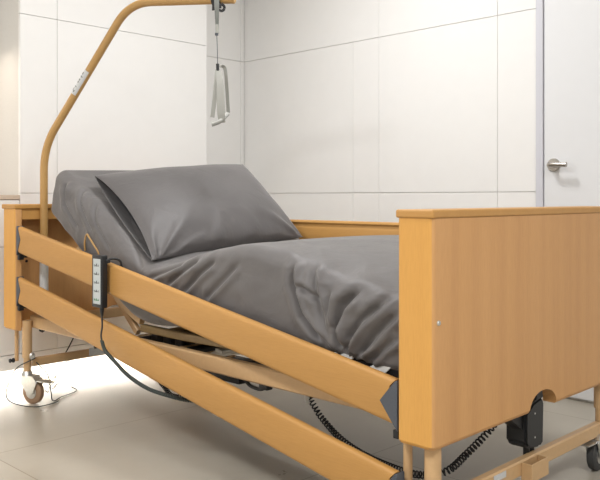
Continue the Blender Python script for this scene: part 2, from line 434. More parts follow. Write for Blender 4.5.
def rail(y, zc0, zc1, outer, lab=None):
    """safety rail between the boards; top edge at zc0 (head) and zc1 (foot); outer = -1 if it faces the camera side"""
    x0, x1 = 0.119, 2.096; H = 0.110; T = 0.026
    # profile (offset from centre outward, height from top): soft shoulder outside, finger groove inside
    prof = [(0.000, 0), (0.006, -0.0008), (0.0105, -0.004), (0.0125, -0.010), (0.0130, -0.020), (0.0130, -H+0.012), (0.0105, -H+0.004), (0.006, -H),
            (-0.006, -H), (-0.0105, -H+0.004), (-0.0130, -H+0.012), (-0.0130, -0.034), (-0.0105, -0.029), (-0.0075, -0.024), (-0.0075, -0.017), (-0.0115, -0.0135), (-0.0130, -0.010), (-0.0105, -0.004), (-0.006, -0.0008)]
    def top(x): return zc0+(zc1-zc0)*(x-x0)/(x1-x0)
    bm = B(); rings = []
    for end, cut, dp in ((x0, 1, 0.024), (x1, -1, 0.046)):
        ring = []
        for (o_, h) in prof:
            m_ = 1-abs((-h-H*0.5)/(H*0.5))          # 0 at edges, 1 at mid height
            xx = end+cut*(0.008+dp*m_)
            ring.append(bm.verts.new((xx, y+outer*o_, top(xx)+h)))
        rings.append(ring)
    # intermediate mid-ring keeps the faces well shaped
    n = len(prof)
    mid = []
    for f_ in (0.05, 0.5, 0.95):
        xx = x0+(x1-x0)*f_
        mid.append([bm.verts.new((xx, y+outer*o_, top(xx)+h)) for (o_, h) in prof])
    seq = [rings[0]]+mid+[rings[1]]
    for A, Bq in zip(seq, seq[1:]):
        for k in range(n): bm.faces.new((A[k], A[(k+1) % n], Bq[(k+1) % n], Bq[k]))
    bm.faces.new(rings[0][::-1]); bm.faces.new(rings[1])
    r = obj('side_rail', bm, WOODX, bed, 40, lab)
    for end, cut, d in ((x0, 1, 0.032), (x1, -1, 0.054)):
        bm = B(); z = top(end)
        pl = [(end, z+0.001), (end+cut*0.008, z-0.002), (end+cut*d, z-H*0.5), (end+cut*0.008, z-H+0.002), (end, z-H-0.012), (end-cut*0.0, z-H*0.5)]
        # faceted cap: full outline on the outer plane, ridge slightly proud
        prism(bm, pl, 'y', y-0.0155, y+0.0150)
        bmesh.ops.bevel(bm, geom=bm.edges[:], offset=0.0015, segments=1, affect='EDGES')
        obj('end_cap', bm, SLATE, r, label='slate grey plastic end cap')
        # glide block behind the cap, running in the channel
        a, b = sorted((end-cut*0.002, end+cut*0.012))
        obj('glide', boxb(a, b, y+(-outer)*0.022-0.006, y+(-outer)*0.022+0.006, z-H-0.022, z-H*0.3), BLACK, r)
        a, b = sorted((end, end+cut*0.016))
        obj('rail_foot', boxb(a, b, y-0.011, y+0.011, z-H-0.030, z-H-0.0085, bev=0.002), BLACK, r)
    return r
rail(0.018, 0.741, 0.425, -1, 'upper slanting rail on the near side')
rail(0.018, 0.530, 0.204, -1, 'lower slanting rail on the near side')
rail(0.982, 0.762, 0.762, 1, 'raised level rail on the far side')
rail(0.982, 0.556, 0.556, 1)

# long side members, cross members, legs
for y in (0.085, 0.915):
    bm = B(); bar(bm, [(0.105, y, 0.337), (1.1, y, 0.337), (2.095, y, 0.337)], 0.030, 0.052)
    obj('side_member', bm, TUBE, bed)
for x in (0.135, 1.10, 2.075):
    bm = B(); bar(bm, [(x, 0.1005, 0.337), (x, 0.8995, 0.337)], 0.03, 0.04); obj('cross_member', bm, TUBE, bed)
def leg(x, y, z0=0.125, z1=0.362, r=0.020):
    bm = B(); cyl(bm, (x, y, 0.19), (x, y, z1), r, 20); cyl(bm, (x, y, z0), (x, y, 0.191), 0.0155, 20)
    return obj('leg', bm, TUBE, bed, 40)
LEGS = [(0.120, 0.050), (0.120, 0.950), (2.165, 0.050), (2.165, 0.970)]
for (x, y) in LEGS:
    if x > 2: leg(x, y, 0.125, 0.289)
    else: leg(x, y, 0.125, 0.345)
for (x, z, hh) in ((0.120, 0.168, 0.032), (2.165, 0.128, 0.042)):
    bm = B()
    for ya, yb in ((0.0705, 0.9295),): bar(bm, [(x, ya, z), (x, yb if x < 1 else yb+0.02, z)], 0.026, hh)
    cm = obj('lower_crossbar', bm, TUBE, bed)
# adjusting bracket plate on the head crossbar
bm = B(); box(bm, 0.135, 0.139, 0.33, 0.50, 0.155, 0.192, 0.002); obj('bracket_plate', bm, SILVER, bed, label='bare metal plate')
# thin guide rods of the near and far rails
for (x, y) in ((0.040, 0.042), (0.040, 0.958), (2.088, 0.056), (2.088, 0.944)):
    bm = B(); cyl(bm, (x, y, 0.165 if x < 1 else (0.12 if y < 0.5 else 0.255)), (x, y, 0.30), 0.0085 if x < 1 else 0.0115, 14)
    gr = obj('guide_rod', bm, TUBE, bed, 40)
    if x < 1:
        bm = B(); lathe(bm, (x-0.004, y-0.010, 0.168), (0, -1, 0), [(0.010, 0), (0.010, 0.006), (0.006, 0.009), (0.006, 0.014), (0.009, 0.015), (0.008, 0.020)], 14)
        obj('stop_knob', bm, BLACK, gr, 40, 'black stop knob')
# black bolt heads under the head end
bm = B(); lathe(bm, (0.115, 0.116, 0.299), (1, 0, 0), [(0.013, 0), (0.013, 0.01), (0.009, 0.014), (0.009, 0.02)], 6); obj('bolt_head', bm, BLACK, bed)
bm = B(); lathe(bm, (0.137, 0.062, 0.197), (1, -0.3, 0), [(0.014, 0), (0.014, 0.004), (0.007, 0.010), (0.006, 0.02)], 12); obj('clamp_screw', bm, SILVER, bed, 40)
bm = B(); bar(bm, [(0.137, 0.365, 0.187), (0.137, 0.365, 0.245)], 0.02, 0.012); box(bm, 0.128, 0.150, 0.352, 0.378, 0.215, 0.235, 0.003); obj('pivot_block', bm, BLACK, bed)

# castors
def castor(x, y, ang, brake):
    """x,y = stem axis; ang = trailing direction"""
    d = Vector((math.cos(ang), math.sin(ang), 0)); s = Vector((-d.y, d.x, 0))
    R = 0.050; c = Vector((x, y, R))+d*0.034
    bm = B()
    # fork: two cheeks joined by a crown
    for k in (-1, 1):
        o_ = c+s*k*0.019
        pl = [(-0.052, 0.058), (0.020, 0.064), (0.036, 0.044), (0.016, -0.006), (0.0, -0.013), (-0.014, -0.006), (-0.052, 0.035)]
        A = [bm.verts.new(o_+d*p+Vector((0, 0, q))) for p, q in pl]
        Bv = [bm.verts.new(o_+s*k*0.004+d*p*0.96+Vector((0, 0, q))) for p, q in pl]
        bm.faces.new(A); bm.faces.new(Bv[::-1])
        for i in range(7): bm.faces.new((A[i], A[(i+1) % 7], Bv[(i+1) % 7], Bv[i]))
    pl = [(-0.052, 0.054), (0.020, 0.056), (0.030, 0.052), (0.012, 0.068), (-0.048, 0.066)]
    A = [bm.verts.new(c-s*0.022+d*p+Vector((0, 0, q))) for p, q in pl]; Bv = [bm.verts.new(c+s*0.022+d*p+Vector((0, 0, q))) for p, q in pl]
    bm.faces.new(A); bm.faces.new(Bv[::-1])
    for i in range(5): bm.faces.new((A[i], A[(i+1) % 5], Bv[(i+1) % 5], Bv[i]))
    fk = obj('castor', bm, SILVER, bed, 35, 'zinc castor fork with a tan tyred wheel')
    bm = B(); lathe(bm, (x, y, 0.112), (0, 0, 1), [(0.022, 0), (0.024, 0.006), (0.018, 0.020), (0.0165, 0.022)], 20); obj('swivel_head', bm, SILVER, fk, 35)
    bm = B(); q = -s*0.014+c; lathe(bm, q, s, [(0.030, 0), (R-0.006, 0.0005), (R-0.001, 0.004), (R, 0.014), (R-0.001, 0.024), (R-0.006, 0.0275), (0.030, 0.028)], 36)
    wh = obj('wheel', bm, TAN if brake != 'dark' else RUBBER, fk, 35)
    bm = B(); q = -s*0.0165+c; lathe(bm, q, s, [(0.006, 0), (0.027, 0.001), (0.027, 0.032), (0.006, 0.033)], 24); obj('hub', bm, SILVER, wh, 35)
    if brake:
        bm = B(); t0 = c+d*0.018+Vector((0, 0, 0.046)); rb = [t0, t0+d*0.03+Vector((0, 0, 0.004)), t0+d*0.075+Vector((0, 0, 0.001))]
        ribbon(bm, catmull([tuple(p) for p in rb], 5), lambda t: 0.030+0.024*math.sin(PI*min(1, t*1.1))*t, tuple(s), 0.004)
        obj('brake_pedal', bm, SILVER, fk, 35, 'splayed metal brake pedal')
castor(0.120, 0.050, math.radians(20), True)
castor(0.120, 0.950, math.radians(60), True)
castor(2.165, 0.970, math.radians(-88), 'dark')
castor(2.165, 0.050, math.radians(-70), 'dark')

# mattress support: section frames and slat panels
def zb_backrest(x): return 0.758-(x-0.345)*0.578
black_z = 0.400
for y in (0.095, 0.905):
    s_ = 1 if y < 0.5 else -1
    bm = B(); bar(bm, catmull([(0.46, y, 0.655), (0.55, y, 0.604), (0.70, y, 0.528), (0.83, y, 0.452), (0.90, y, 0.425)], 4), 0.022, 0.028)
    obj('backrest_frame', bm, TUBE, bed)
    bm = B(); bar(bm, [(0.905, y, black_z), (1.15, y, black_z), (1.45, y, black_z+0.006), (1.75, y, black_z+0.004), (2.07, y, black_z-0.012)], 0.022, 0.026)
    obj('platform_frame', bm, SLAT, bed, label='bronze frame under the mattress')
    bm = B(); bar(bm, [(1.70, y-0.022*s_, 0.432), (2.09, y-0.022*s_, 0.424)], 0.014, 0.030); obj('mattress_edge_bar', bm, BLACK, bed, label='black bar under the mattress edge')
    # backrest stay, running down to the lever
    bm = B(); bar(bm, catmull([(0.600, y+s_*0.03, 0.572), (0.70, y+s_*0.03, 0.480), (0.76, y+s_*0.03, 0.43), (0.83, y+s_*0.03, 0.372)], 4), 0.018, 0.026)
    obj('backrest_stay', bm, TUBE, bed)
for y in (0.073, 0.927):
    for x in (1.86, 1.99):
        pl = [(x-0.030, 0.428), (x+0.012, 0.450), (x+0.052, 0.448), (x+0.020, 0.418)]
        bm = B(); prism(bm, pl, 'y', y-0.012 if y < .5 else y+0.002, y-0.002 if y < .5 else y+0.012)
        obj('slat_holder', bm, WHITEP, bed, label='white slat holder')
def slats(name, a, b, n, tz):
    bm = B()
    for i in range(n):
        t = (i+0.5)/n; x = a[0]+(b[0]-a[0])*t; z = a[1]+(b[1]-a[1])*t
        dx, dz = (b[0]-a[0])/n*0.34, (b[1]-a[1])/n*0.34
        bar(bm, [(x, 0.112+0.776*k/6, z+0.010*math.sin(PI*k/6)) for k in range(7)], 0.045, 0.009)
    return obj(name, bm, SLAT, bed, label='bronze coloured cross slats')
slats('slat_panel', (0.43, 0.690), (0.86, 0.425), 6, 0)
slats('slat_panel', (0.97, 0.385), (1.42, 0.392), 5, 0)
slats('slat_panel', (1.50, 0.395), (2.04, 0.388), 6, 0)
for (xs, zz) in ((0.925, 0.418), (1.30, 0.365)):
    bm = B(); bar(bm, catmull([(xs-0.02, 0.130, zz), (xs+0.01, 0.25, zz+0.008), (xs+0.02, 0.50, zz+0.012), (xs+0.01, 0.75, zz+0.008), (xs-0.02, 0.87, zz)], 5), 0.055, 0.010)
    obj('pale_slat', bm, CREAMP, bed, label='cream springy slat')
# lifting gear: levers, shafts and drives
for y in (0.20, 0.80):
    bm = B(); bar(bm, catmull([(0.62, y, 0.300), (0.80, y, 0.340), (0.98, y, 0.385), (1.10, y, 0.395)], 4), 0.014, 0.032); obj('lift_lever', bm, SLAT, bed, label='bronze lever')
    bm = B(); bar(bm, catmull([(1.12, y, 0.300), (1.24, y, 0.350), (1.40, y, 0.375), (1.58, y, 0.385)], 4), 0.014, 0.030); obj('lift_lever', bm, CREAMP, bed, label='cream lever')
for (x, z) in ((0.85, 0.345), (1.14, 0.348), (1.62, 0.350)):
    bm = B(); cyl(bm, (x, 0.115, z), (x, 0.885, z), 0.014, 14); obj('shaft', bm, BLACK, bed, 40)
for x in (0.93, 1.00, 1.07):
    bm = B(); box(bm, x-0.022, x+0.022, 0.125, 0.185, 0.345, 0.378, 0.006); obj('hinge_block', bm, BLACK, bed)
bm = B(); box(bm, 0.80, 1.02, 0.44, 0.56, 0.155, 0.235, 0.015); cyl(bm, (1.015, 0.50, 0.215), (1.42, 0.50, 0.330), 0.016, 16)
obj('back_actuator', bm, BLACK, bed, 40, 'black drive under the backrest')
bm = B(); bar(bm, [(0.91, 0.50, 0.236), (0.86, 0.50, 0.362)], 0.02, 0.03); obj('actuator_hanger', bm, TUBE, bed)
bm = B(); bar(bm, catmull([(1.02, 0.46, 0.19), (1.07, 0.45, 0.165), (1.13, 0.45, 0.160), (1.16, 0.45, 0.175)], 4), 0.01, 0.012); box(bm, 1.135, 1.18, 0.435, 0.465, 0.165, 0.195, 0.004)
obj('release_lever', bm, BLACK, bed)
bm = B(); box(bm, 1.50, 1.74, 0.44, 0.56, 0.27, 0.345, 0.014); obj('thigh_actuator', bm, BLACK, bed, 40, 'black drive under the thigh section')
bm = B(); cyl(bm, (1.22, 0.105, 0.250), (1.22, 0.105, 0.310), 0.006, 10); lathe(bm, (1.22, 0.105, 0.195), (0, 0, 1), [(0.006, 0), (0.011, 0.005), (0.011, 0.016), (0.007, 0.024), (0.006, 0.056)], 12)
obj('cable_plug', bm, SLATE, bed, 40)

# height drive at the foot end and its bracket on the crossbar
bm = B()
yc = 0.524; xq = 2.145
prof = [(yc-0.052, 0.268), (yc-0.052, 0.186), (yc-0.036, 0.170), (yc+0.030, 0.162), (yc+0.046, 0.172), (yc+0.050, 0.282), (yc+0.040, 0.300), (yc-0.01, 0.292)]
prism(bm, prof, 'x', xq-0.032, xq+0.032)
bmesh.ops.bevel(bm, geom=bm.edges[:], offset=0.006, segments=2, affect='EDGES')
act = obj('height_actuator', bm, BLACK, bed, 35, 'black height drive in the footboard notch')
bm = B(); pl = [(yc-0.015, 0.296), (yc-0.006, 0.320), (yc+0.010, 0.340), (yc+0.024, 0.346), (yc+0.036, 0.300)]
prism(bm, pl, 'x', xq-0.010, xq+0.038); bmesh.ops.bevel(bm, geom=bm.edges[:], offset=0.004, segments=2, affect='EDGES'); obj('motor_hood', bm, BLACK, act, 35)
bm = B(); pl = [(yc-0.112, 0.262), (yc-0.053, 0.272), (yc-0.053, 0.225)]
prism(bm, pl, 'x', xq-0.02, xq+0.02); obj('support_web', bm, BLACK, act)
bm = B(); lathe(bm, (xq, yc+0.049, 0.232), (0, 1, 0), [(0.014, 0), (0.014, 0.012), (0.011, 0.016)], 16); obj('side_cap', bm, BLACK, act, 40)
for dy in (-0.013, 0.014):
    bm = B(); cyl(bm, (xq+0.004, yc+0.012+dy, 0.125), (xq+0.004, yc+0.012+dy, 0.166), 0.009, 14); obj('piston', bm, BLACK, act, 40)
for (dy, z) in ((-0.004, 0.262), (-0.004, 0.196)):
    bm = B(); lathe(bm, (xq+0.0315, yc+dy, z), (1, 0, 0), [(0.003, 0), (0.0022, 0.0015)], 10); obj('screw', bm, SILVER, act)
bm = B(); x0, x1, ya, yb, za, zb = 2.1785, 2.210, 0.440, 0.535, 0.098, 0.146
for (a, b, c, d, e, f) in ((x1-0.004, x1, ya, yb, za, zb), (x0, x1-0.004, ya, ya+0.004, za, zb), (x0, x1-0.004, yb-0.004, yb, za, zb), (x0, x1-0.004, ya+0.004, yb-0.004, za, za+0.004)):
    box(bm, a, b, c, d, e, f, 0.0008, 1)
obj('actuator_bracket', bm, TUBE, bed)
obj('type_plate', boxb(2.1782, 2.1795, 0.30, 0.36, 0.128, 0.144), LABELM, bed, label='small silver plate')

# wire mattress retainer at the side of the backrest
bm = B(); tube(bm, catmull([(0.588, 0.050, 0.660), (0.594, 0.045, 0.690), (0.608, 0.042, 0.716), (0.617, 0.042, 0.722), (0.627, 0.042, 0.715), (0.660, 0.046, 0.682), (0.684, 0.052, 0.650), (0.690, 0.08, 0.560)], 6), 0.0035, 10)
obj('mattress_retainer', bm, POLE, bed, 40, 'bent wire retainer')

# ------------------------------------------------------------------ mattress under its fitted sheet
KP = [((.338, .982), (.278, .795)), ((.49, .902), (.42, .715)), ((.64, .818), (.56, .632)), ((.79, .734), (.71, .543)), ((.90, .670), (.83, .463)), ((1.01, .643), (.96, .426)),
      ((1.16, .660), (1.15, .432)), ((1.33, .697), (1.33, .448)), ((1.50, .718), (1.50, .463)), ((1.66, .714), (1.66, .455)), ((1.84, .686), (1.84, .442)), ((2.09, .640), (2.09, .416))]
TT = catmull([(a[0], 0, a[1]) for a, b in KP], 44); BB = catmull([(b[0], 0, b[1]) for a, b in KP], 44)
Y0, Y1 = 0.060, 0.940
def fold(x, sharp=2.2): return (0.5+0.5*math.cos(x))**sharp
CREASES = [(0.013, 0.01, [(1.686, 0.68), (1.694, 0.617), (1.729, 0.537), (1.804, 0.47)]),
 (0.007, 0.008, [(1.706, 0.618), (1.752, 0.605), (1.79, 0.584)]),
 (0.009, 0.009, [(1.756, 0.673), (1.79, 0.584), (1.837, 0.477)]),
 (0.018, 0.012, [(1.93, 0.628), (1.876, 0.576), (1.855, 0.516), (1.872, 0.461)]),
 (0.013, 0.01, [(2.028, 0.613), (1.944, 0.547), (1.903, 0.496), (1.89, 0.458)]),
 (0.01, 0.009, [(2.059, 0.579), (1.986, 0.514), (1.93, 0.453)]),
 (0.008, 0.008, [(2.059, 0.516), (2.002, 0.474), (1.964, 0.445)]),
 (0.006, 0.007, [(1.833, 0.614), (1.826, 0.547), (1.844, 0.488)]),
 (0.01, 0.01, [(1.358, 0.667), (1.279, 0.619), (1.185, 0.547)]),
 (0.009, 0.009, [(1.268, 0.662), (1.196, 0.626), (1.097, 0.566)]),
 (0.008, 0.008, [(1.185, 0.645), (1.092, 0.616), (0.993, 0.582)]),
 (0.007, 0.01, [(1.47, 0.668), (1.387, 0.602), (1.304, 0.539)]),
 (0.009, 0.009, [(0.42, 0.921), (0.435, 0.831), (0.527, 0.743)]),
 (0.007, 0.007, [(0.497, 0.935), (0.542, 0.831), (0.629, 0.731)]),
 (0.006, 0.007, [(0.601, 0.851), (0.658, 0.758), (0.754, 0.67)]),
 (0.005, 0.006, [(0.713, 0.796), (0.833, 0.709), (0.945, 0.616)])
]
def crease(X, z):
    d = 0.0
    for A, w, q in CREASES:
        if not (min(p[0] for p in q)-0.08 < X < max(p[0] for p in q)+0.08): continue
        best = None
        n_ = len(q)-1
        for i in range(n_):
            ax_, az_ = q[i]; bx_, bz_ = q[i+1]; lx, lz = bx_-ax_, bz_-az_; l2 = lx*lx+lz*lz
            t = max(0, min(1, ((X-ax_)*lx+(z-az_)*lz)/l2)); px, pz = ax_+lx*t, az_+lz*t
            ds = math.hypot(X-px, z-pz)
            if best is None or ds < best[0]:
                best = (ds, (i+t)/n_, 1 if lx*(z-az_)-lz*(X-ax_) > 0 else -1)
        ds, tt, sg = best
        if ds > 0.07: continue
        f = smooth01(tt/0.22+0.15)*smooth01((1-tt)/0.18+0.25)
        sd = ds*sg
        d += A*f*(-math.exp(-(sd/w)**2)+0.75*math.exp(-((sd-1.9*w)/(1.3*w))**2)+0.4*math.exp(-((sd+2.2*w)/(1.6*w))**2))
    return d
def sheet_disp(X, z, y, nside, ntop, tfrac):
    """outward displacement of the sheet; nside = weight of near side, ntop = weight of top, tfrac 0 bottom..1 top"""
    d = 0.0
    p = Vector((X, y, z))
    d += 0.0022*noise.noise(p*Vector((5, 5, 5)).x*0+p*4.0)
    if nside > 0:
        # gathers pulled to the tucked corner near the foot
        gx, gz = X-1.885, z-0.430
        r = math.hypot(gx, gz); th = math.atan2(gx, gz)
        wob = 0.55*noise.noise(Vector((X*5, z*5, 3.1)))
        if abs(th) < 1.5:
            k = fold(th*9.5+1.0+wob*2.2, 2.4)-0.3
            amp = 0.008*smooth01(r/0.07)*math.exp(-(max(0, r-0.10)/0.13)**2)*smooth01((1.45-abs(th))/0.35)
            d += amp*k*nside
            k2 = fold(th*21+wob*5, 1.3)-0.5
            d += 0.005*k2*smooth01(r/0.04)*math.exp(-(r/0.13)**2)*nside
        # pull towards the crease where the backrest bends
        gx, gz = X-0.98, z-0.46
        r = math.hypot(gx, gz); th = math.atan2(gx, gz)
        if -1.2 < th < 1.5:
            k = fold(th*11+1.8*noise.noise(Vector((X*6, z*6, 8.2)))+0.6, 1.8)-0.4
            d += 0.004*k*smooth01(r/0.06)*math.exp(-(max(0, r-0.08)/0.12)**2)*smooth01((th+1.1)/0.5)*nside
        # drape folds down the side of the raised backrest
        if X < 0.75:
            q = X*62+4.2*noise.noise(Vector((X*4, z*3, 1.7)))+z*9
            d += 0.003*(fold(q, 2.5)-0.3)*smooth01((0.72-X)/0.2)*nside
        d += 1.3*crease(X, z)*min(1, nside*1.4)
        # slow billow on the smooth thigh side, tight bottom
        d += 0.007*math.sin(PI*tfrac)*nside
        d += 0.0022*noise.noise(Vector((X*14, z*26, 0.3)))*nside
    if ntop > 0:
        # soft diagonal creases on top
        q = (X*1.0-y*0.55)*22+2.8*noise.noise(Vector((X*3, y*3, 5.5)))
        m_ = smooth01(noise.noise(Vector((X*2.3, y*2.3, 9.0)))+0.45)
        d += 0.0045*(fold(q, 2.4)-0.3)*m_*ntop
        # crumples where top turns into side near the foot
        e = math.exp(-((y-Y0-0.06)/0.09)**2)*smooth01((X-1.45)/0.15)
        d += 0.005*e*(fold((X*1.15+y*0.9)*38+3.5*noise.noise(Vector((X*6, y*6, 2.5))), 1.8)-0.4)
    return d
def ring_at(T_, B_, X):
    up = (T_-B_); h = up.length; up.normalize()
    rt = 0.040+0.006*smooth01((X-1.3)/0.6); rb = 0.035
    pts = []   # (y, t along up, ny, nt, side weight, top weight)
    nS, nC, nT, nBt = 40, 14, 70, 8
    # near bottom corner -> near side -> near top corner -> top -> far top corner -> far side -> far bottom corner -> bottom
    bulge = 0.0
    for k in range(nC):
        a = PI/2*k/nC; pts.append((Y0+rb-rb*math.sin(a), rb-rb*math.cos(a), -math.sin(a), -math.cos(a)))
    for k in range(nS):
        t = rb+(h-rb-rt)*k/nS; pts.append((Y0, t, -1, 0))
    for k in range(nC):
        a = PI/2*k/nC; pts.append((Y0+rt-rt*math.cos(a), h-rt+rt*math.sin(a), -math.cos(a), math.sin(a)))
    for k in range(nT):
        y = Y0+rt+(Y1-Y0-2*rt)*k/nT; pts.append((y, h, 0, 1))
    for k in range(nC):
        a = PI/2*k/nC; pts.append((Y1-rt+rt*math.sin(a), h-rt+rt*math.cos(a), math.sin(a), math.cos(a)))
    for k in range(nS):
        t = h-rt-(h-rb-rt)*k/nS; pts.append((Y1, t, 1, 0))
    for k in range(nC):
        a = PI/2*k/nC; pts.append((Y1-rb+rb*math.cos(a), rb-rb*math.sin(a), math.cos(a), -math.sin(a)))
    for k in range(nBt):
        y = Y1-rb-(Y1-Y0-2*rb)*k/nBt; pts.append((y, 0, 0, -1))
    return up, h, pts
matt = empty('mattress', (1.1, 0.5, 0.44), 'thick adjustable mattress in a creased dark grey sheet, raised at the head', 'mattress')
bm = B(); rings = []; NR = len(TT)
for i in range(NR):
    T_, B_ = TT[i], BB[i]
    Xm = (T_.x+B_.x)/2
    up, h, pts = ring_at(T_, B_, Xm)
    ax = Vector((up.z, 0, -up.x))       # pointing footward
    arc0 = i/(NR-1)*1.9; arc1 = (1-i/(NR-1))*1.9
    ring = []
    for (y, t, ny, nt_) in pts:
        P = B_+up*t; P.y = y
        # rounded ends
        e = min(arc0, arc1)
        if e < 0.04:
            q = 0.04-math.sqrt(max(0, 0.04**2-(0.04-e)**2))
            P -= up*(nt_*q); P.y -= ny*q
        # crown of the top
        P += up*(t/h)*(0.010*math.cos(PI*(y-0.5)/0.95)-0.038*smooth01((0.38-y)/0.34)*smooth01((P.x-1.45)/0.5)-0.022*smooth01((0.30-y)/0.26)*math.exp(-((P.x-1.02)/0.17)**2))
        nsd = max(0, -ny); ntp = max(0, nt_)
        dd = sheet_disp(P.x, P.z, y, nsd if y < 0.5 else 0, ntp, t/h)
        if y > 0.5 and ny > 0: dd += 0.004*noise.noise(Vector((P.x*9, P.z*5, 4)))+0.004*(fold(P.x*40, 2)-0.3)*smooth01(1-t/h)
        dd *= smooth01(e/0.03)*0.9+0.1
        ring.append(bm.verts.new(P+Vector((0, ny*dd, 0))+up*nt_*dd))
    rings.append(ring)
n = len(rings[0])
for A, Bq in zip(rings, rings[1:]):
    for k in range(n): bm.faces.new((A[k], A[(k+1) % n], Bq[(k+1) % n], Bq[k]))
for ring in (rings[0][::-1], rings[-1]):
    c = bm.verts.new(sum((v.co for v in ring), Vector())/n)
    for k in range(n): bm.faces.new((ring[k], ring[(k+1) % n], c))
obj('fitted_sheet', bm, SHEET, matt, 180)

# ------------------------------------------------------------------ pillow
pil = empty('pillow', (0.72, 0.5, 0.80), 'grey cotton pillow lying on the raised head of the mattress, case open at one end', 'pillow')
CTL, CTR, CBL, CBR = Vector((0.520, 0.130, 0.945)), Vector((0.530, 0.890, 1.012)), Vector((0.975, 0.085, 0.642)), Vector((0.920, 0.885, 0.692))
vd = Vector((0.800, 0, -0.600)).normalized(); ud = Vector((0.035, 1, 0.022)).normalized(); nd = ud.cross(vd)
if nd.z < 0: nd = -nd
nd.normalize()
def pillow_pt(u, v, side, Wd, Ld, Tk, openend):
    """u,v in -1..1 (u across the bed, v down the slope)"""
    au = abs(u); av = abs(v)
    f = (1-au**3.0)*(1-av**2.6)
    th = Tk*max(0, f)**0.55
    if openend and u < 0:
        th = max(th, 0) if u > -0.98 else th
        th = math.hypot(th, 0.040*smooth01((-u-0.6)/0.4)*(1-av**2)**0.8)
    # edges pulled in a little between the corners
    uu = u*(1-0.04*(1-av**2))
    if openend: uu += (0.012 if side > 0 else -0.045)*smooth01((-u-0.6)/0.4)*(1-av**2)
    vv = v*(1-0.045*(1-au**2))
    a_ = (uu*Wd+1)/2; b_ = (vv*Ld+1)/2
    P = (CTL*(1-a_)+CTR*a_)*(1-b_)+(CBL*(1-a_)+CBR*a_)*b_
    w = 0.0
    if side > 0:
        cr = math.hypot((u+0.95)*0.8, v-1.0)
        w += 0.014*(fold(math.atan2(u+0.95, 1.05-v)*9+1.3*noise.noise(Vector((u*3, v*3, 1))), 1.8)-0.35)*math.exp(-(cr/0.55)**2)*smooth01(cr/0.12)
        cr = math.hypot((u-0.95)*0.8, v-1.0)
        w += 0.013*(fold(math.atan2(0.98-u, 1.05-v)*8+1.0*noise.noise(Vector((u*3, v*3, 7))), 1.8)-0.35)*math.exp(-(cr/0.5)**2)*smooth01(cr/0.12)
        w += 0.006*(fold(u*15+v*3+2.4*noise.noise(Vector((u*2.5, v*2.5, 4))), 1.6)-0.4)*smooth01((v-0.2)/0.6)*(1-au**4)
        w += 0.004*noise.noise(Vector((u*2.2+3, v*2.2, 2)))
        w *= smooth01((1-max(au, av))/0.06)
    return P+nd*(th*(0.62 if side > 0 else -0.38)+w+ (0.0 if side > 0 else 0))
def pillow_mesh(u0, u1, Wd, Ld, Tk, openend):
    bm = B(); NU, NV = 96, 64; top = []; bot = []
    for i in range(NU+1):
        a = i/NU; u = u0+(u1-u0)*(0.5-0.5*math.cos(PI*a))
        top.append([bm.verts.new(pillow_pt(u, -math.cos(PI*j/NV), 1, Wd, Ld, Tk, openend)) for j in range(NV+1)])
        bot.append([bm.verts.new(pillow_pt(u, -math.cos(PI*j/NV), -1, Wd, Ld, Tk, openend)) for j in range(NV+1)])
    for G, s in ((top, 1), (bot, -1)):
        for i in range(NU):
            for j in range(NV):
                q = (G[i][j], G[i+1][j], G[i+1][j+1], G[i][j+1])
                bm.faces.new(q if s > 0 else q[::-1])
    bmesh.ops.remove_doubles(bm, verts=bm.verts[:], dist=0.0004)
    return bm
bm = pillow_mesh(-1, 1, 1.0, 1.0, 0.150, True)
pc = obj('pillowcase', bm, PILLOWM, pil, 180)
md = pc.modifiers.new('cloth', 'SOLIDIFY'); md.thickness = 0.002; md.offset = -1
bm = pillow_mesh(-0.93, 0.97, 0.97, 0.96, 0.130, False)
obj('pillow_filling', bm, FILL, pil, 180, 'dark filling seen in the open end')

# ------------------------------------------------------------------ lifting pole
pole = empty('lifting_pole', (0.120, 0.125, 0.40), 'tall bent ochre lifting pole rising from the head corner of the bed', 'pole')
A0 = Vector((0.120, 0.125, 0)); A1 = Vector((0.917, 0.500, 0)); ad = (A1-A0).normalized()
def AP(s, z): return A0+(A1-A0)*s+Vector((0, 0, z))
def rounded_path(pts, rads, n=10):
    out = [Vector(pts[0])]
    for i in range(1, len(pts)-1):
        a, b, c = Vector(pts[i-1]), Vector(pts[i]), Vector(pts[i+1]); r = rads[i-1]
        p = b+(a-b).normalized()*r; q = b+(c-b).normalized()*r
        for k in range(n+1):
            t = k/n; out.append(p*(1-t)**2+b*2*t*(1-t)+q*t*t)
    out.append(Vector(pts[-1])); return out
pp = rounded_path([AP(0, 0.40), AP(0, 1.075), AP(0.475, 1.655), AP(1.0, 1.630)], [0.10, 0.10], 12)
bm = B(); tube(bm, pp, 0.0165, 20); obj('pole_tube', bm, POLE, pole, 40)
bm = B(); cyl(bm, AP(0, 0.365), AP(0, 0.585), 0.0185, 20); obj('sleeve', bm, WHITEP, pole, 40, 'white plastic sleeve')
bm = B(); lathe(bm, AP(1.0, 1.630)-ad*0.004, ad, [(0.0166, 0), (0.0172, 0.002), (0.0172, 0.008), (0.013, 0.012)], 20); obj('end_plug', bm, POLE, pole, 40)
